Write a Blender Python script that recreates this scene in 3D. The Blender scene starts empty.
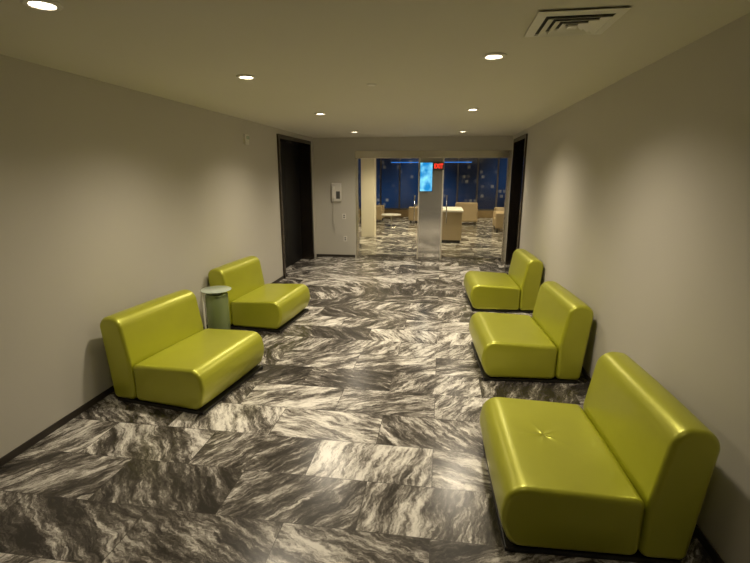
import bpy, bmesh, math, random
from mathutils import Vector, Matrix
random.seed(3)
S = bpy.context.scene
try:
    S.view_settings.view_transform = 'Standard'
    S.view_settings.look = 'None'
except Exception as e:
    print(e)

# ---------------------------------------------------------------- materials
def mat(name, color, rough=0.5, metal=0.0, spec=0.5, bump=0.0, bscale=20.0, var=0.0, vscale=3.0, emit=None, estr=0.0, coat=0.0, sheen=0.0, pucker=None):
    m = bpy.data.materials.new(name); m.use_nodes = True
    nt = m.node_tree; b = nt.nodes['Principled BSDF']
    b.inputs['Base Color'].default_value = (*color, 1)
    b.inputs['Roughness'].default_value = rough
    b.inputs['Metallic'].default_value = metal
    b.inputs['Specular IOR Level'].default_value = spec
    b.inputs['Coat Weight'].default_value = coat
    b.inputs['Coat Roughness'].default_value = 0.3
    b.inputs['Sheen Weight'].default_value = sheen
    tc = nt.nodes.new('ShaderNodeTexCoord')
    if var > 0:
        n = nt.nodes.new('ShaderNodeTexNoise'); n.inputs['Scale'].default_value = vscale
        n.inputs['Detail'].default_value = 4
        nt.links.new(tc.outputs['Object'], n.inputs['Vector'])
        mx = nt.nodes.new('ShaderNodeMix'); mx.data_type = 'RGBA'
        mx.inputs[6].default_value = (*[c*(1-var) for c in color], 1)
        mx.inputs[7].default_value = (*[min(1, c*(1+var)) for c in color], 1)
        nt.links.new(n.outputs['Fac'], mx.inputs[0])
        nt.links.new(mx.outputs[2], b.inputs['Base Color'])
    if bump > 0:
        n2 = nt.nodes.new('ShaderNodeTexNoise'); n2.inputs['Scale'].default_value = bscale
        n2.inputs['Detail'].default_value = 3
        nt.links.new(tc.outputs['Object'], n2.inputs['Vector'])
        bp = nt.nodes.new('ShaderNodeBump'); bp.inputs['Strength'].default_value = bump
        bp.inputs['Distance'].default_value = 0.01
        nt.links.new(n2.outputs['Fac'], bp.inputs['Height'])
        last = bp
        if pucker:
            def mth(op, *a):
                q = nt.nodes.new('ShaderNodeMath'); q.operation = op
                for i, v in enumerate(a):
                    if isinstance(v, (int, float)): q.inputs[i].default_value = v
                    else: nt.links.new(v, q.inputs[i])
                return q.outputs[0]
            sp = nt.nodes.new('ShaderNodeSeparateXYZ'); nt.links.new(tc.outputs['Object'], sp.inputs[0])
            dx = mth('SUBTRACT', sp.outputs[0], pucker[0]); dy = mth('SUBTRACT', sp.outputs[1], pucker[1])
            r = mth('SQRT', mth('ADD', mth('MULTIPLY', dx, dx), mth('MULTIPLY', dy, dy)))
            th = mth('ARCTAN2', dy, dx)
            star = mth('ADD', mth('MULTIPLY', mth('ABSOLUTE', mth('SINE', mth('MULTIPLY', th, 2.5))), 0.7), 0.3)
            f = mth('EXPONENT', mth('MULTIPLY', mth('DIVIDE', r, 0.07), -1.0))
            hgt = mth('MULTIPLY', mth('MULTIPLY', f, star), -1.0)
            b3 = nt.nodes.new('ShaderNodeBump'); b3.inputs['Strength'].default_value = 0.85; b3.inputs['Distance'].default_value = 0.018
            nt.links.new(hgt, b3.inputs['Height']); nt.links.new(bp.outputs['Normal'], b3.inputs['Normal'])
            last = b3
        nt.links.new(last.outputs['Normal'], b.inputs['Normal'])
    if emit:
        b.inputs['Emission Color'].default_value = (*emit, 1)
        b.inputs['Emission Strength'].default_value = estr
    return m

def glass_mat(name, tint=(0.9,0.95,0.93), refl=0.12):
    m = bpy.data.materials.new(name); m.use_nodes = True
    nt = m.node_tree; nt.nodes.clear()
    o = nt.nodes.new('ShaderNodeOutputMaterial')
    t = nt.nodes.new('ShaderNodeBsdfTransparent'); t.inputs[0].default_value = (*tint, 1)
    g = nt.nodes.new('ShaderNodeBsdfGlossy'); g.inputs['Roughness'].default_value = 0.03
    mx = nt.nodes.new('ShaderNodeMixShader')
    lw = nt.nodes.new('ShaderNodeLayerWeight'); lw.inputs[0].default_value = refl
    nt.links.new(lw.outputs['Fresnel'], mx.inputs[0])
    nt.links.new(t.outputs[0], mx.inputs[1]); nt.links.new(g.outputs[0], mx.inputs[2])
    nt.links.new(mx.outputs[0], o.inputs[0])
    return m

def floor_mat():
    m = bpy.data.materials.new('marble_tile'); m.use_nodes = True
    nt = m.node_tree; N = nt.nodes; L = nt.links
    b = N['Principled BSDF']
    TW, TH = 0.80, 0.40
    def math_(op, a, bb=None, c=None):
        n = N.new('ShaderNodeMath'); n.operation = op
        for i, v in enumerate((a, bb, c)):
            if v is None: continue
            if isinstance(v, (int, float)): n.inputs[i].default_value = v
            else: L.new(v, n.inputs[i])
        return n.outputs[0]
    tc = N.new('ShaderNodeTexCoord')
    sp = N.new('ShaderNodeSeparateXYZ'); L.new(tc.outputs['Object'], sp.inputs[0])
    x, y = sp.outputs[0], sp.outputs[1]
    ry = math_('DIVIDE', y, TH)
    row = math_('FLOOR', ry)
    fy = math_('SUBTRACT', ry, row)
    off = math_('MULTIPLY', math_('FLOORED_MODULO', row, 2.0), 0.5)
    rx = math_('ADD', math_('DIVIDE', x, TW), off)
    col = math_('FLOOR', rx)
    fx = math_('SUBTRACT', rx, col)
    ex = math_('MULTIPLY', math_('MINIMUM', fx, math_('SUBTRACT', 1.0, fx)), TW)
    ey = math_('MULTIPLY', math_('MINIMUM', fy, math_('SUBTRACT', 1.0, fy)), TH)
    e = math_('MINIMUM', ex, ey)
    joint = math_('LESS_THAN', e, 0.0022)
    idv = N.new('ShaderNodeCombineXYZ'); L.new(col, idv.inputs[0]); L.new(row, idv.inputs[1])
    wn = N.new('ShaderNodeTexWhiteNoise'); wn.noise_dimensions = '2D'; L.new(idv.outputs[0], wn.inputs['Vector'])
    rnd = wn.outputs['Value']
    sc = N.new('ShaderNodeSeparateColor'); L.new(wn.outputs['Color'], sc.inputs[0])
    ang = math_('ADD', math_('MULTIPLY', math_('SUBTRACT', sc.outputs[0], 0.5), 1.0),
                math_('SUBTRACT', math_('MULTIPLY', math_('GREATER_THAN', sc.outputs[1], 0.58), 1.6), 0.85))
    pos = N.new('ShaderNodeCombineXYZ'); L.new(x, pos.inputs[0]); L.new(y, pos.inputs[1])
    L.new(math_('MULTIPLY', rnd, 37.0), pos.inputs[2])
    wz = N.new('ShaderNodeTexNoise'); wz.inputs['Scale'].default_value = 3.2; wz.inputs['Detail'].default_value = 8
    wz.inputs['Roughness'].default_value = 0.66
    L.new(pos.outputs[0], wz.inputs['Vector'])
    vs = N.new('ShaderNodeVectorMath'); vs.operation = 'SUBTRACT'; L.new(wz.outputs['Color'], vs.inputs[0]); vs.inputs[1].default_value = (0.5, 0.5, 0.5)
    vm = N.new('ShaderNodeVectorMath'); vm.operation = 'SCALE'; L.new(vs.outputs[0], vm.inputs[0]); vm.inputs['Scale'].default_value = 0.17
    va = N.new('ShaderNodeVectorMath'); va.operation = 'ADD'; L.new(pos.outputs[0], va.inputs[0]); L.new(vm.outputs[0], va.inputs[1])
    vr = N.new('ShaderNodeVectorRotate'); vr.rotation_type = 'Z_AXIS'
    L.new(va.outputs[0], vr.inputs['Vector']); L.new(ang, vr.inputs['Angle'])
    def streak(sx, sy, detail, dist, rough=0.6):
        mp = N.new('ShaderNodeMapping'); mp.inputs['Scale'].default_value = (sx, sy, 1)
        L.new(vr.outputs[0], mp.inputs[0])
        n = N.new('ShaderNodeTexNoise'); n.inputs['Scale'].default_value = 1.0
        n.inputs['Detail'].default_value = detail; n.inputs['Roughness'].default_value = rough
        n.inputs['Distortion'].default_value = dist
        L.new(mp.outputs[0], n.inputs['Vector'])
        return n.outputs['Fac']
    a = streak(2.0, 8.5, 13, 0.2, 0.76)
    c = streak(7.0, 46.0, 8, 0.2, 0.8)
    g = streak(2.6, 14.0, 8, 0.3, 0.7)
    ridge = math_('SUBTRACT', 1.0, math_('MULTIPLY', math_('ABSOLUTE', math_('SUBTRACT', g, 0.5)), 9.0), None)
    ridge = math_('MAXIMUM', ridge, 0.0)
    v = math_('ADD', math_('MULTIPLY', a, 0.68), math_('MULTIPLY', c, 0.32))
    v = math_('ADD', v, math_('MULTIPLY', math_('SUBTRACT', sc.outputs[2], 0.5), 0.08))
    v = math_('SUBTRACT', v, math_('MULTIPLY', ridge, 0.028))
    cr = N.new('ShaderNodeValToRGB'); L.new(v, cr.inputs[0])
    els = cr.color_ramp.elements
    els[0].position = 0.40; els[0].color = (0.032, 0.028, 0.024, 1)
    els[1].position = 0.58; els[1].color = (0.88, 0.85, 0.79, 1)
    k = els.new(0.462); k.color = (0.098, 0.087, 0.076, 1)
    k = els.new(0.495); k.color = (0.235, 0.215, 0.19, 1)
    k = els.new(0.528); k.color = (0.52, 0.49, 0.445, 1)
    mx = N.new('ShaderNodeMix'); mx.data_type = 'RGBA'
    L.new(joint, mx.inputs[0]); L.new(cr.outputs[0], mx.inputs[6]); mx.inputs[7].default_value = (0.07, 0.062, 0.054, 1)
    L.new(mx.outputs[2], b.inputs['Base Color'])
    b.inputs['Roughness'].default_value = 0.25
    bp = N.new('ShaderNodeBump'); bp.inputs['Strength'].default_value = 0.14; bp.inputs['Distance'].default_value = 0.004
    L.new(v, bp.inputs['Height']); L.new(bp.outputs['Normal'], b.inputs['Normal'])
    return m

def night_mat():
    m = bpy.data.materials.new('night_window'); m.use_nodes = True
    nt = m.node_tree; N = nt.nodes; L = nt.links; b = N['Principled BSDF']
    b.inputs['Base Color'].default_value = (0.01, 0.014, 0.03, 1); b.inputs['Roughness'].default_value = 0.08
    tc = N.new('ShaderNodeTexCoord'); mp = N.new('ShaderNodeMapping'); mp.inputs['Rotation'].default_value = (math.pi/2, 0, 0)
    L.new(tc.outputs['Object'], mp.inputs[0])
    br = N.new('ShaderNodeTexBrick'); br.inputs['Scale'].default_value = 1.0
    br.offset = 0.37
    br.inputs['Brick Width'].default_value = 0.20; br.inputs['Row Height'].default_value = 0.20; br.inputs['Mortar Size'].default_value = 0.04
    br.inputs['Color1'].default_value = (0.0, 0.0, 0.0, 1); br.inputs['Color2'].default_value = (1, 1, 1, 1); br.inputs['Mortar'].default_value = (0, 0, 0, 1)
    L.new(mp.outputs[0], br.inputs['Vector'])
    nz = N.new('ShaderNodeTexNoise'); nz.inputs['Scale'].default_value = 0.9; L.new(tc.outputs['Object'], nz.inputs['Vector'])
    ml = N.new('ShaderNodeMath'); ml.operation = 'MULTIPLY'; L.new(br.outputs['Color'], ml.inputs[0]); L.new(nz.outputs['Fac'], ml.inputs[1])
    cr = N.new('ShaderNodeValToRGB'); L.new(ml.outputs[0], cr.inputs[0])
    cr.color_ramp.elements[0].position = 0.36; cr.color_ramp.elements[0].color = (0, 0, 0, 1)
    cr.color_ramp.elements[1].position = 0.62; cr.color_ramp.elements[1].color = (0.22, 0.17, 0.10, 1)
    nb = N.new('ShaderNodeTexNoise'); nb.inputs['Scale'].default_value = 0.5; nb.inputs['Detail'].default_value = 0; L.new(tc.outputs['Object'], nb.inputs['Vector'])
    cb = N.new('ShaderNodeValToRGB'); L.new(nb.outputs['Fac'], cb.inputs[0])
    cb.color_ramp.elements[0].position = 0.35; cb.color_ramp.elements[0].color = (0.003, 0.005, 0.012, 1)
    cb.color_ramp.elements[1].position = 0.75; cb.color_ramp.elements[1].color = (0.008, 0.03, 0.09, 1)
    ad = N.new('ShaderNodeMix'); ad.data_type = 'RGBA'; ad.blend_type = 'ADD'; ad.inputs[0].default_value = 1.0
    L.new(cr.outputs[0], ad.inputs[6]); L.new(cb.outputs[0], ad.inputs[7])
    L.new(ad.outputs[2], b.inputs['Emission Color']); b.inputs['Emission Strength'].default_value = 0.8  # city lights and blue tint outside are painted as pane emission
    return m

M_floor = floor_mat()
M_wall = mat('wall_paint', (0.565, 0.54, 0.475), 0.6, spec=0.3, var=0.03, vscale=1.5, bump=0.05, bscale=90)
M_ceil = mat('ceiling_paint', (0.70, 0.67, 0.56), 0.7, spec=0.2, var=0.02, vscale=1.0)
GC = (0.46, 0.475, 0.022)
M_green = mat('lime_vinyl', GC, 0.38, metal=0.42, spec=1.0, bump=0.28, bscale=5, var=0.07, vscale=5, coat=0.30)
M_green2 = mat('lime_vinyl_puckered', GC, 0.38, metal=0.42, spec=1.0, bump=0.28, bscale=5, var=0.07, vscale=5, coat=0.30, pucker=(0.62, -0.02))
M_black = mat('black_lacquer', (0.012, 0.011, 0.010), 0.35, var=0.1)
M_base = mat('dark_baseboard', (0.035, 0.028, 0.022), 0.4, var=0.1)
M_bronze = mat('dark_bronze', (0.085, 0.07, 0.06), 0.25, metal=0.9, var=0.1)
M_doorblk = mat('dark_door', (0.006, 0.0055, 0.0055), 0.5, spec=0.25, var=0.1)
M_steel = mat('polished_steel', (0.66, 0.64, 0.60), 0.08, metal=1.0, var=0.03)
M_frame = mat('satin_steel_frame', (0.72, 0.68, 0.60), 0.25, metal=0.85, var=0.03)
M_mirror = mat('mirror_steel', (0.86, 0.84, 0.79), 0.10, metal=0.8, var=0.03)
M_chrome = mat('chrome', (0.8, 0.8, 0.78), 0.15, metal=1.0, var=0.02)
M_brush = mat('brushed_steel_edge', (0.85, 0.80, 0.70), 0.4, metal=0.6, var=0.03)
M_white = mat('white_plastic', (0.75, 0.72, 0.66), 0.4, var=0.03)
M_trimw = mat('white_enamel', (0.82, 0.80, 0.72), 0.45, var=0.03)
M_dark = mat('duct_dark', (0.05, 0.048, 0.043), 0.6, var=0.1)
M_lamp = mat('lamp_lens', (1, 0.9, 0.75), 0.4, emit=(1.0, 0.86, 0.66), estr=18)
M_glass = glass_mat('clear_glass', (0.93, 0.96, 0.94), 0.20)
M_glassg = mat('frosted_glass', (0.50, 0.58, 0.48), 0.10, spec=0.8, var=0.03)
M_beige = mat('beige_upholstery', (0.45, 0.35, 0.22), 0.6, bump=0.2, bscale=60, var=0.06)
M_wood = mat('lounge_wood', (0.30, 0.21, 0.11), 0.4, var=0.2, vscale=8)
M_night = night_mat()
M_blue = mat('outside_glow_blue', (0.02, 0.1, 0.5), 0.4, emit=(0.05, 0.28, 1.0), estr=0.9)  # emission imitating blue glow beyond the windows
M_red = mat('red_sign', (0.6, 0.03, 0.02), 0.4, emit=(1.0, 0.05, 0.02), estr=1.4)
M_warm = mat('warm_glow', (1, 0.8, 0.5), 0.4, emit=(1.0, 0.80, 0.52), estr=3.0)
M_mull = mat('mullion_metal', (0.16, 0.15, 0.15), 0.4, metal=0.5, var=0.1)
M_drum = mat('olive_metal_drum', (0.24, 0.30, 0.13), 0.25, metal=0.4, var=0.08)
M_cord = mat('grey_cord', (0.45, 0.43, 0.38), 0.5, var=0.05)
M_screw = mat('speaker_dark', (0.08, 0.08, 0.075), 0.5, var=0.1)
def screen_mat():
    m = bpy.data.materials.new('screen_blue'); m.use_nodes = True
    nt = m.node_tree; N = nt.nodes; L = nt.links; b = N['Principled BSDF']
    b.inputs['Base Color'].default_value = (0.01, 0.05, 0.1, 1); b.inputs['Roughness'].default_value = 0.2
    tc = N.new('ShaderNodeTexCoord'); n = N.new('ShaderNodeTexNoise'); n.inputs['Scale'].default_value = 5
    L.new(tc.outputs['Object'], n.inputs['Vector'])
    cr = N.new('ShaderNodeValToRGB'); L.new(n.outputs['Fac'], cr.inputs[0])
    cr.color_ramp.elements[0].position = 0.4; cr.color_ramp.elements[0].color = (0.01, 0.22, 0.55, 1)
    cr.color_ramp.elements[1].position = 0.65; cr.color_ramp.elements[1].color = (0.25, 0.75, 0.95, 1)
    L.new(cr.outputs[0], b.inputs['Emission Color']); b.inputs['Emission Strength'].default_value = 1.2
    return m
M_screen = screen_mat()

# ---------------------------------------------------------------- mesh helpers
def obj_from_bm(name, bm, material, smooth=False):
    me = bpy.data.meshes.new(name); bmesh.ops.recalc_face_normals(bm, faces=bm.faces)
    bm.to_mesh(me); bm.free()
    if smooth:
        for p in me.polygons: p.use_smooth = True
    o = bpy.data.objects.new(name, me); S.collection.objects.link(o)
    if isinstance(material, (list, tuple)):
        for mm in material: me.materials.append(mm)
    else: me.materials.append(material)
    return o

def add_box(bm, lo, hi, bevel=0.0, seg=2, mi=0):
    r = bmesh.ops.create_cube(bm, size=1)
    vs = r['verts']
    for v in vs:
        v.co = Vector([(lo[i]+hi[i])/2 + v.co[i]*(hi[i]-lo[i]) for i in range(3)])
    fs = set(f for v in vs for f in v.link_faces)
    for f in fs: f.material_index = mi
    if bevel > 0:
        es = list(set(e for v in vs for e in v.link_edges))
        bmesh.ops.bevel(bm, geom=es, offset=bevel, segments=seg, affect='EDGES', profile=0.5)

def box(name, lo, hi, material, bevel=0.0, parent=None, seg=2):
    bm = bmesh.new(); add_box(bm, lo, hi, bevel, seg)
    o = obj_from_bm(name, bm, material)
    if parent: o.parent = parent
    return o

def add_cyl(bm, c, r1, r2, h, seg=32, axis='Z'):
    mtx = Matrix.Translation(c)
    if axis == 'X': mtx = mtx @ Matrix.Rotation(math.pi/2, 4, 'Y')
    if axis == 'Y': mtx = mtx @ Matrix.Rotation(math.pi/2, 4, 'X')
    bmesh.ops.create_cone(bm, cap_ends=True, segments=seg, radius1=r1, radius2=r2, depth=h, matrix=mtx)

def lathe(name, pts, material, seg=40, parent=None, close=False):
    bm = bmesh.new(); rings = []
    for r, z in pts:
        rings.append([bm.verts.new((r*math.cos(2*math.pi*i/seg), r*math.sin(2*math.pi*i/seg), z)) for i in range(seg)])
    n = len(rings)
    for k in range(n if close else n-1):
        A, B = rings[k], rings[(k+1) % n]
        for i in range(seg):
            bm.faces.new((A[i], A[(i+1) % seg], B[(i+1) % seg], B[i]))
    if not close:
        bm.faces.new(rings[0]); bm.faces.new(rings[-1])
    o = obj_from_bm(name, bm, material)
    for p in o.data.polygons: p.use_smooth = len(p.vertices) == 4 
    o.data.set_sharp_from_angle(angle=math.radians(40))
    if parent: o.parent = parent
    return o

def rounded_poly(corners, seg=8):
    out = []; n = len(corners)
    for i in range(n):
        p = Vector(corners[i][:2]); r = corners[i][2]
        a = Vector(corners[i-1][:2]); b = Vector(corners[(i+1) % n][:2])
        d1 = (a-p).normalized(); d2 = (b-p).normalized()
        ang = math.acos(max(-1, min(1, d1.dot(d2))))
        t = r/math.tan(ang/2)
        t = min(t, (a-p).length*0.49, (b-p).length*0.49); rr = t*math.tan(ang/2)
        c = p + (d1+d2).normalized()*(rr/math.sin(ang/2))
        s = p+d1*t - c; e = p+d2*t - c
        a0 = math.atan2(s.y, s.x); a1 = math.atan2(e.y, e.x); da = a1-a0
        while da > math.pi: da -= 2*math.pi
        while da < -math.pi: da += 2*math.pi
        for k in range(seg+1):
            th = a0+da*k/seg
            out.append(c + Vector((math.cos(th), math.sin(th)))*rr)
    return out

def cushion(name, corners, width, material, re=0.05, crown=0.012, seg=8, parent=None):
    """profile (u forward, v up) lofted along local Y with softly rounded ends and flat side panels"""
    P = rounded_poly(corners, seg)
    Q = []
    for i in range(len(P)):
        a, b = P[i], P[(i+1) % len(P)]
        Q.append(a); L = (b-a).length; k = int(L/0.05)
        for j in range(1, k): Q.append(a.lerp(b, j/k))
    P = Q; n = len(P)
    area = sum(P[i].x*P[(i+1) % n].y - P[(i+1) % n].x*P[i].y for i in range(n))
    sg = 1 if area > 0 else -1
    nrm = []
    for i in range(n):
        t = (P[(i+1) % n]-P[i-1]).normalized()
        nrm.append(Vector((-t.y, t.x))*sg)
    sections = []
    K = 8
    for k in range(K+1):
        th = math.pi/2*k/K
        sections.append((-width/2+re-re*math.cos(th), re*(1-math.sin(th))))
    for j in range(1, 12):
        s = -width/2+re+(width-2*re)*j/12; sections.append((s, 0))
    for k in range(K, -1, -1):
        th = math.pi/2*k/K
        sections.append((width/2-re+re*math.cos(th), re*(1-math.sin(th))))
    bm = bmesh.new(); rings = []
    for s, off in sections:
        o2 = off + crown*(2*s/width)**2
        rings.append([bm.verts.new((P[i].x+nrm[i].x*o2, s, P[i].y+nrm[i].y*o2)) for i in range(n)])
    for A, B in zip(rings[:-1], rings[1:]):
        for i in range(n): bm.faces.new((A[i], A[(i+1) % n], B[(i+1) % n], B[i]))
    for ring in (rings[0], rings[-1]):
        f = bm.faces.new(ring)
    o = obj_from_bm(name, bm, material, True)
    for p in o.data.polygons:
        if len(p.vertices) > 4: p.use_smooth = False
    if parent: o.parent = parent
    return o

def empty(name, loc, rot=0.0):
    e = bpy.data.objects.new(name, None); e.empty_display_size = 0.1
    e.location = loc; e.rotation_euler = (0, 0, rot); S.collection.objects.link(e); return e

def tag(o, label, category, group=None):
    o['label'] = label; o['category'] = category
    if group: o['group'] = group
    return o

def struct(o): o['kind'] = 'structure'; return o

def tube(name, pts, r, material, parent=None, cyclic=False):
    cu = bpy.data.curves.new(name, 'CURVE'); cu.dimensions = '3D'
    sp = cu.splines.new('POLY'); sp.points.add(len(pts)-1)
    for i, p in enumerate(pts): sp.points[i].co = (*p, 1)
    sp.use_cyclic_u = cyclic
    cu.bevel_depth = r; cu.bevel_resolution = 4
    tmp = bpy.data.objects.new(name, cu); S.collection.objects.link(tmp)
    dg = bpy.context.evaluated_depsgraph_get()
    me = bpy.data.meshes.new_from_object(tmp.evaluated_get(dg))
    bpy.data.objects.remove(tmp)
    me.name = name; me.materials.clear(); me.materials.append(material)
    for p in me.polygons: p.use_smooth = True
    o = bpy.data.objects.new(name, me); S.collection.objects.link(o)
    if parent: o.parent = parent
    return o

def copy_thing(src, loc, rot=None):
    c = src.copy(); S.collection.objects.link(c); c.location = loc
    if rot is not None: c.rotation_euler = (0, 0, rot)
    for ch in list(src.children):
        k = ch.copy(); S.collection.objects.link(k); k.parent = c
        for g in list(ch.children):
            kk = g.copy(); S.collection.objects.link(kk); kk.parent = k
    return c

# ---------------------------------------------------------------- room
XL, XR, YF, YB, H = -2.8, 1.4, 9.9, -3.0, 2.6
LX0, LX1, LY1 = -6.0, 4.0, 20.0     # lounge extents
T = 0.3
struct(box('floor', (LX0-T, YB-T, -0.1), (LX1+T, LY1+T, 0), M_floor))
struct(box('ceiling', (LX0-T, YB-T, H), (LX1+T, LY1+T, H+0.1), M_ceil))

def wall_with_opening(name, x0, x1, y0, y1, oy0, oy1, oz):
    bm = bmesh.new()
    add_box(bm, (x0, y0, 0), (x1, oy0, H))
    add_box(bm, (x0, oy1, 0), (x1, y1, H))
    add_box(bm, (x0, oy0, oz), (x1, oy1, H))
    return struct(obj_from_bm(name, bm, M_wall))
wall_with_opening('wall_left', XL-T, XL, YB, YF+0.15, 7.72, 9.55, 2.5)
wall_with_opening('wall_right', XR, XR+T, YB, YF+0.15, 8.3, 9.55, 2.5)
struct(box('wall_back', (XL-T, YB-T, 0), (XR+T, YB, H), M_wall))
bm = bmesh.new()
add_box(bm, (XL, YF, 0), (-1.88, YF+0.15, H))
add_box(bm, (-1.88, YF, 2.32), (XR, YF+0.15, H))
struct(obj_from_bm('wall_front', bm, M_wall))
struct(box('wall_lounge_left', (LX0-T, YF+0.15, 0), (LX0, LY1, H), M_wall))
struct(box('wall_lounge_right', (LX1, YF+0.15, 0), (LX1+T, LY1, H), M_wall))
struct(box('wall_lounge_near_left', (LX0, YF, 0), (XL-T, YF+0.15, H), M_wall))
struct(box('wall_lounge_near_right', (XR+T, YF, 0), (LX1, YF+0.15, H), M_wall))
struct(box('wall_lounge_back', (LX0-T, LY1, 0), (LX1+T, LY1+T, H), M_dark))

bh, bd = 0.055, 0.010
def bb(name, lo, hi): struct(box(name, lo, hi, M_base, 0.002))
bb('baseboard_left', (XL, YB, 0), (XL+bd, 7.66, bh))
bb('baseboard_right', (XR-bd, YB, 0), (XR, 8.24, bh))
bb('baseboard_front', (XL, YF-bd, 0), (-1.9, YF, bh))

def portal(name, side, xw, y0, y1, z1):
    s = -1 if side == 'left' else 1
    def bx(bm, xa, xb, ya, yb, za, zb, mi=0, bev=0.0):
        add_box(bm, (min(xa, xb), ya, za), (max(xa, xb), yb, zb), bev, 2, mi)
    bm = bmesh.new()
    a, b = xw - s*0.03, xw + s*0.26
    bx(bm, a, b, y0-0.07, y0+0.01, 0, z1)
    bx(bm, a, b, y1-0.01, y1+0.07, 0, z1)
    bx(bm, a, b, y0-0.07, y1+0.07, z1, z1+0.07)
    struct(obj_from_bm('trim_'+name, bm, M_bronze))
    bm = bmesh.new(); ym = (y0+y1)/2
    bx(bm, xw+s*0.23, xw+s*0.27, y0+0.01, ym-0.004, 0.01, z1, 0, 0.003)
    bx(bm, xw+s*0.23, xw+s*0.27, ym+0.004, y1-0.01, 0.01, z1, 0, 0.003)
    struct(obj_from_bm('door_'+name, bm, M_doorblk))
portal('1', 'left', XL, 7.72, 9.55, 2.44)
portal('2', 'right', XR, 8.3, 9.55, 2.44)

# ---------------------------------------------------------------- glass front
gf = empty('glass_entrance', (0, YF+0.075, 0))
tag(gf, 'polished steel framed glass entrance with central mirrored pillar', 'glass door')
def gbox(name, lo, hi, m, bev=0.004): return box(name, lo, hi, m, bev, gf)
bm = bmesh.new()
add_box(bm, (-1.88, -0.09, 2.17), (XR-0.001, 0.075, 2.319), 0.004)
add_box(bm, (-1.88, -0.06, 0.001), (-1.82, 0.06, 2.17), 0.004)
add_box(bm, (XR-0.07, -0.06, 0.001), (XR-0.001, 0.06, 2.17), 0.004)
fr = obj_from_bm('steel_frame', bm, M_frame); fr.parent = gf
pil = gbox('mirrored_pillar', (-0.48, -0.085, 0.001), (0.0, 0.07, 2.17), M_mirror)
for a, b_ in ((-0.505, -0.48), (0.0, 0.03)):
    q = box('edge_strip', (a, -0.095, 0.001), (b_, 0.08, 2.17), M_brush, 0.004); q.parent = pil
for x0, x1, hx in ((-1.82, -0.51, -0.58), (0.035, XR-0.07, 0.11)):
    bm = bmesh.new(); add_box(bm, (x0+0.005, -0.006, 0.06), (x1-0.005, 0.006, 2.165), 0.001, 1)
    p = obj_from_bm('glass_panel', bm, M_glass); p.parent = gf
    bm = bmesh.new(); add_box(bm, (x0+0.003, -0.02, 0.001), (x1-0.003, 0.02, 0.06), 0.003)
    q = obj_from_bm('bottom_rail', bm, M_steel); q.parent = p
    bm = bmesh.new()
    add_cyl(bm, (hx, -0.06, 1.1), 0.012, 0.012, 0.6, 16)
    add_cyl(bm, (hx, -0.033, 0.88), 0.008, 0.008, 0.054, 12, 'Y')
    add_cyl(bm, (hx, -0.033, 1.32), 0.008, 0.008, 0.054, 12, 'Y')
    hd = obj_from_bm('door_handle', bm, M_steel, True); hd.parent = p

# ---------------------------------------------------------------- chairs
def make_chair(loc, rot):
    e = empty('lounge_chair', loc, rot)
    W = 0.95
    cushion('seat', [(0.258, 0.03, 0.05), (0.88, 0.03, 0.09), (0.945, 0.19, 0.22), (0.91, 0.392, 0.13), (0.258, 0.36, 0.05)], W, M_green, 0.030, 0.006, parent=e)
    cushion('backrest', [(0.04, 0.03, 0.05), (0.265, 0.03, 0.05), (0.262, 0.36, 0.3), (0.195, 0.755, 0.11), (-0.03, 0.74, 0.10)], W+0.004, M_green, 0.030, 0.006, parent=e)
    bm = bmesh.new()
    add_box(bm, (0.06, -W/2+0.01, 0.001), (0.90, W/2-0.01, 0.028), 0.005)
    add_box(bm, (0.09, -W/2+0.06, 0.022), (0.84, W/2-0.06, 0.045))
    pl = obj_from_bm('plinth', bm, M_black); pl.parent = e
    return e
grp = 'lime green lounge chairs along the hall walls'
R = math.radians
c1 = make_chair((-2.64, 3.57, 0), R(-8))
tag(c1, 'lime green vinyl armless lounge chair beside small round table', 'chair', grp)
c2 = copy_thing(c1, (-2.72, 5.43, 0), R(-5))
tag(c2, 'lime green vinyl armless lounge chair between table and dark doorway', 'chair', grp)
c3 = copy_thing(c1, (1.26, 2.47, 0), R(182)); tag(c3, 'lime green vinyl armless lounge chair with puckered seat', 'chair', grp)
for k in c3.children:
    if k.name.startswith('seat'):
        k.data = k.data.copy(); k.data.materials[0] = M_green2
c4 = copy_thing(c1, (1.31, 4.46, 0), R(184)); tag(c4, 'lime green vinyl armless lounge chair against beige wall', 'chair', grp)
c5 = copy_thing(c1, (1.34, 6.60, 0), R(183)); tag(c5, 'lime green vinyl armless lounge chair beside the dark metal doorway', 'chair', grp)

# ---------------------------------------------------------------- side table
tb = empty('side_table', (-2.45, 4.54, 0))
tag(tb, 'small round frosted glass-topped side table with olive metal drum', 'table')
lathe('drum_base', [(0.0001, 0.002), (0.115, 0.002), (0.122, 0.012), (0.122, 0.55), (0.115, 0.56), (0.0001, 0.56)], M_drum, parent=tb)
lathe('table_top', [(0.0001, 0.60), (0.160, 0.60), (0.165, 0.603), (0.165, 0.608), (0.160, 0.611), (0.0001, 0.611)], M_glassg, parent=tb)
bm = bmesh.new()
add_cyl(bm, (-0.10, -0.115, 0.300), 0.011, 0.011, 0.598, 16)
add_cyl(bm, (0, 0, 0.58), 0.05, 0.05, 0.038, 24)
p = obj_from_bm('post', bm, M_trimw, False); p.parent = tb

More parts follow.
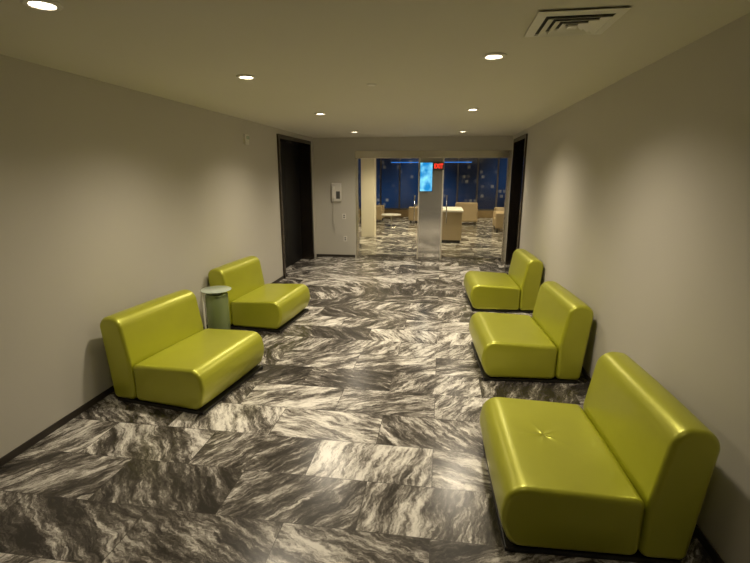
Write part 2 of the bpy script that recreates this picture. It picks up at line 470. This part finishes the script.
# ---------------------------------------------------------------- downlights
def make_downlight(loc):
    e = empty('ceiling_downlight', loc)
    lathe('trim_ring', [(0.050, -0.001), (0.078, -0.001), (0.078, -0.006), (0.072, -0.012), (0.054, -0.012), (0.050, -0.006)], M_trimw, parent=e, close=True)
    lathe('lamp_lens', [(0.0001, -0.004), (0.048, -0.004), (0.048, -0.001), (0.0001, -0.001)], M_lamp, parent=e)
    return e
dl = make_downlight((-1.54, 3.60, H))
tag(dl, 'small round recessed ceiling downlight, lit warm white', 'ceiling light', 'warm recessed downlights')
hall = [(-1.56, 5.88), (-1.62, 8.5), (0.30, 3.22), (0.33, 5.75), (0.345, 8.7), (-1.78, 1.99)]
for x, y in hall: copy_thing(dl, (x, y, H))
lounge = [(-1.5, 12.0), (0.9, 12.2), (-2.6, 15), (1.5, 15.2), (-0.6, 14.0), (-0.6, 17.5), (2.6, 18)]
for x, y in lounge: copy_thing(dl, (x, y, H))

def spot(x, y, power, z=H-0.03, col=(1.0, 0.87, 0.67), ang=144, blend=1.0, r=0.10):
    l = bpy.data.lights.new('spot_lamp', 'SPOT'); l.energy = power; l.color = col
    l.spot_size = math.radians(ang); l.spot_blend = blend; l.shadow_soft_size = r
    o = bpy.data.objects.new('spot_lamp', l); o.location = (x, y, z); S.collection.objects.link(o)
pw = {(-1.78, 1.99): 26, (0.30, 3.22): 140, (-1.54, 3.6): 150, (0.33, 5.75): 195, (-1.56, 5.88): 175}
for x, y in [(-1.54, 3.6)]+hall: spot(x, y, pw.get((x, y), 165))
for x, y in [(0.30, 0.7)]: spot(x, y, 16)
for x, y in lounge: spot(x, y, 270, col=(1.0, 0.80, 0.52))

# ---------------------------------------------------------------- ceiling vent
vt = empty('air_vent', (0.615, 2.60, H)); tag(vt, 'square white louvred ceiling air diffuser', 'air vent')
def sq_ring(name, a, b, z0, z1, m, parent):
    bm = bmesh.new()
    lo = [bm.verts.new((sx*a, sy*a, z0)) for sx, sy in ((-1,-1),(1,-1),(1,1),(-1,1))]
    hi = [bm.verts.new((sx*b, sy*b, z1)) for sx, sy in ((-1,-1),(1,-1),(1,1),(-1,1))]
    lo2 = [bm.verts.new((v.co.x, v.co.y, z0+0.003)) for v in lo]
    hi2 = [bm.verts.new((v.co.x, v.co.y, z1+0.003)) for v in hi]
    for i in range(4):
        j = (i+1) % 4
        bm.faces.new((lo[i], lo[j], hi[j], hi[i])); bm.faces.new((lo2[i], lo2[j], hi2[j], hi2[i]))
        bm.faces.new((lo[i], lo[j], lo2[j], lo2[i])); bm.faces.new((hi[i], hi[j], hi2[j], hi2[i]))
    o = obj_from_bm(name, bm, m); o.parent = parent; return o
box('duct_back', (-0.165, -0.165, -0.006), (0.165, 0.165, -0.001), M_dark, 0, vt)
sq_ring('outer_frame', 0.20, 0.155, -0.010, -0.016, M_trimw, vt)
for k, (a, b) in enumerate(((0.142, 0.108), (0.100, 0.068), (0.060, 0.030))):
    sq_ring('louvre', a, b, -0.026, -0.012, M_trimw, vt)
box('centre_plate', (-0.022, -0.022, -0.026), (0.022, 0.022, -0.020), M_trimw, 0, vt)

sp_ = empty('sprinkler_head', (-0.62, 4.05, H)); tag(sp_, 'small white recessed fire sprinkler cap', 'sprinkler')
lathe('cap', [(0.0001, -0.012), (0.035, -0.012), (0.045, -0.001), (0.0001, -0.001)], M_trimw, parent=sp_)

al = empty('fire_alarm_strobe', (XL, 6.37, 2.33)); tag(al, 'small cream fire alarm strobe on wall', 'fire alarm')
box('housing', (-0.002, -0.06, -0.07), (0.035, 0.06, 0.07), M_white, 0.008, al)
box('strobe_lens', (0.033, -0.035, 0.0), (0.055, 0.035, 0.045), M_glassg, 0.006, al)

# ---------------------------------------------------------------- wall phone
ph = empty('wall_phone', (-2.30, YF, 1.45)); tag(ph, 'white wall-mounted telephone with hanging cord', 'telephone')
box('housing', (-0.11, -0.06, -0.20), (0.11, -0.001, 0.20), M_white, 0.015, ph)
box('keypad', (0.0, -0.066, -0.14), (0.085, -0.058, 0.02), M_screw, 0.002, ph)
bm = bmesh.new()
add_box(bm, (-0.09, -0.10, -0.13), (-0.035, -0.075, 0.13), 0.01)
add_box(bm, (-0.095, -0.085, 0.08), (-0.03, -0.058, 0.14), 0.01)
add_box(bm, (-0.095, -0.085, -0.14), (-0.03, -0.058, -0.08), 0.01)
h_ = obj_from_bm('handset', bm, M_white); h_.parent = ph
tube('cord', [(-0.06+0.03*math.sin(t*0.9)*t/10, -0.07, -0.14-0.075*t) for t in [i*0.5 for i in range(19)]], 0.006, M_cord, parent=ph)
for z, x in ((0.92, -2.14), (0.42, -2.12)):
    ou = empty('wall_outlet', (x, YF, z)); tag(ou, 'small white electrical outlet plate on wall', 'outlet')
    box('plate', (-0.04, -0.008, -0.06), (0.04, -0.001, 0.06), M_white, 0.002, ou)
    for dz in (-0.022, 0.022): box('socket', (-0.016, -0.010, dz-0.013), (0.016, -0.007, dz+0.013), M_screw, 0.001, ou)

vd = empty('video_display', (-0.34, YF-0.012, 1.78)); tag(vd, 'small upright glowing blue display on mirrored pillar', 'screen')
box('bezel', (-0.132, -0.03, -0.30), (0.132, 0.0, 0.30), M_black, 0.006, vd)
box('display', (-0.128, -0.034, -0.295), (0.128, -0.028, 0.295), M_screen, 0.001, vd)
ex = empty('exit_sign', (-0.085, YF-0.024, 2.00)); tag(ex, 'small red illuminated EXIT sign', 'exit sign')
box('housing', (-0.11, -0.035, -0.075), (0.11, 0.0, 0.075), M_dark, 0.012, ex)
fc = bpy.data.curves.new('exit_text', 'FONT'); fc.body = 'EXIT'; fc.size = 0.115; fc.extrude = 0.002; fc.offset = 0.003; fc.align_x = 'CENTER'; fc.align_y = 'CENTER'
to = bpy.data.objects.new('tmp', fc); S.collection.objects.link(to)
dg = bpy.context.evaluated_depsgraph_get(); me = bpy.data.meshes.new_from_object(to.evaluated_get(dg)); bpy.data.objects.remove(to)
me.materials.clear(); me.materials.append(M_red)
lo = bpy.data.objects.new('lettering', me); S.collection.objects.link(lo); lo.rotation_euler = (math.pi/2, 0, 0); lo.location = (0, -0.038, 0); lo.scale = (0.8, 1.15, 1); lo.parent = ex

# ---------------------------------------------------------------- lounge contents
NW = 12
for i in range(NW):
    x0 = LX0+0.05 + i*(LX1-LX0-0.1)/NW; x1 = x0+(LX1-LX0-0.1)/NW-0.002
    bm = bmesh.new()
    add_box(bm, (x0+0.03, LY1-0.05, 0.35), (x1-0.03, LY1-0.03, 2.45), 0, 1, 0)
    for a, b in ((x0, x0+0.03), (x1-0.03, x1)): add_box(bm, (a, LY1-0.12, 0.3), (b, LY1-0.01, 2.5), 0, 1, 1)
    for zz in (0.3, 2.45): add_box(bm, (x0+0.03, LY1-0.08, zz), (x1-0.03, LY1-0.02, zz+0.05), 0, 1, 1)
    struct(obj_from_bm('window_%d' % (i+1), bm, [M_night, M_mull]))
struct(box('trim_3', (LX0, LY1-0.25, 0.0), (LX1, LY1-0.13, 0.3), M_wood))
bl = box('blue_glow_strip', (-2.2, LY1-0.18, 2.28), (1.2, LY1-0.14, 2.31), M_blue, 0.003)  # stand-in for the blue glow outside, hung in front of the panes
tag(bl, 'long thin strip glowing blue, standing in for glow outside the windows', 'light strip')
wl = box('added_warm_strip', (-2.6, 11.4, H-0.05), (2.4, 11.55, H-0.001), M_warm, 0.005)  # added glowing bar that warms and brightens the lounge ceiling
tag(wl, 'long warm glowing strip added under the lounge ceiling', 'ceiling light')
cl = box('lounge_column', (-2.34, 13.2, 0.001), (-1.94, 13.55, H-0.001), mat('column_white', (0.88, 0.82, 0.68), 0.5, var=0.03), 0.01)
tag(cl, 'white square column in the lounge', 'column')

def armchair(loc, rot, label):
    e = empty('armchair', loc, rot)
    box('seat', (-0.30, -0.30, 0.12), (0.34, 0.30, 0.42), M_beige, 0.05, e, 4)
    box('backrest', (-0.45, -0.40, 0.12), (-0.28, 0.40, 0.82), M_beige, 0.06, e, 4)
    for s in (-1, 1): box('armrest', (-0.40, min(s*0.29, s*0.42), 0.10), (0.36, max(s*0.29, s*0.42), 0.62), M_beige, 0.05, e, 4)
    for sx in (-0.36, 0.28):
        for sy in (-0.34, 0.34): box('leg', (sx-0.02, sy-0.02, 0.001), (sx+0.02, sy+0.02, 0.13), M_black, 0.003, e)
    tag(e, label, 'armchair', 'beige lounge armchairs'); return e
armchair((2.1, 15.4, 0), R(180), 'beige upholstered lounge armchair by windows')
armchair((2.3, 17.0, 0), R(180), 'beige upholstered lounge armchair by windows')
armchair((-3.3, 16.2, 0), 0.2, 'beige upholstered lounge armchair by column')
armchair((-2.6, 17.6, 0), 0.0, 'beige upholstered lounge armchair by column')
armchair((0.9, 17.2, 0), R(90), 'beige upholstered lounge armchair by windows')
armchair((-0.75, 17.4, 0), R(160), 'beige upholstered lounge armchair near coffee table')
rc = empty('reception_counter', (0.28, 12.6, 0)); tag(rc, 'beige lounge counter with pale top behind glass', 'counter')
box('body', (-0.28, -0.25, 0.08), (0.28, 1.0, 0.84), M_beige, 0.01, rc)
box('counter_top', (-0.31, -0.28, 0.84), (0.31, 1.03, 0.89), M_white, 0.008, rc)
box('kick_base', (-0.25, -0.22, 0.001), (0.25, 0.97, 0.08), M_black, 0.0, rc)
lt = empty('coffee_table', (-1.75, 16.0, 0)); tag(lt, 'low round white lounge coffee table', 'table')
lathe('table_top', [(0.0001, 0.40), (0.34, 0.40), (0.35, 0.42), (0.34, 0.44), (0.0001, 0.44)], M_white, parent=lt)
lathe('pedestal', [(0.0001, 0.002), (0.2, 0.002), (0.19, 0.02), (0.03, 0.05), (0.03, 0.38), (0.08, 0.399), (0.0001, 0.399)], M_chrome, parent=lt)

# ---------------------------------------------------------------- world + camera
w = bpy.data.worlds.new('world'); S.world = w; w.use_nodes = True
w.node_tree.nodes['Background'].inputs[0].default_value = (0.02, 0.03, 0.06, 1)
w.node_tree.nodes['Background'].inputs[1].default_value = 0.3
cam = bpy.data.cameras.new('camera'); co = bpy.data.objects.new('camera', cam); S.collection.objects.link(co)
co.location = (0, 0, 1.87); co.rotation_euler = (math.radians(90-13.6), 0, math.radians(8.3))
cam.sensor_width = 36; cam.lens = 21.6; cam.clip_start = 0.05
S.camera = co
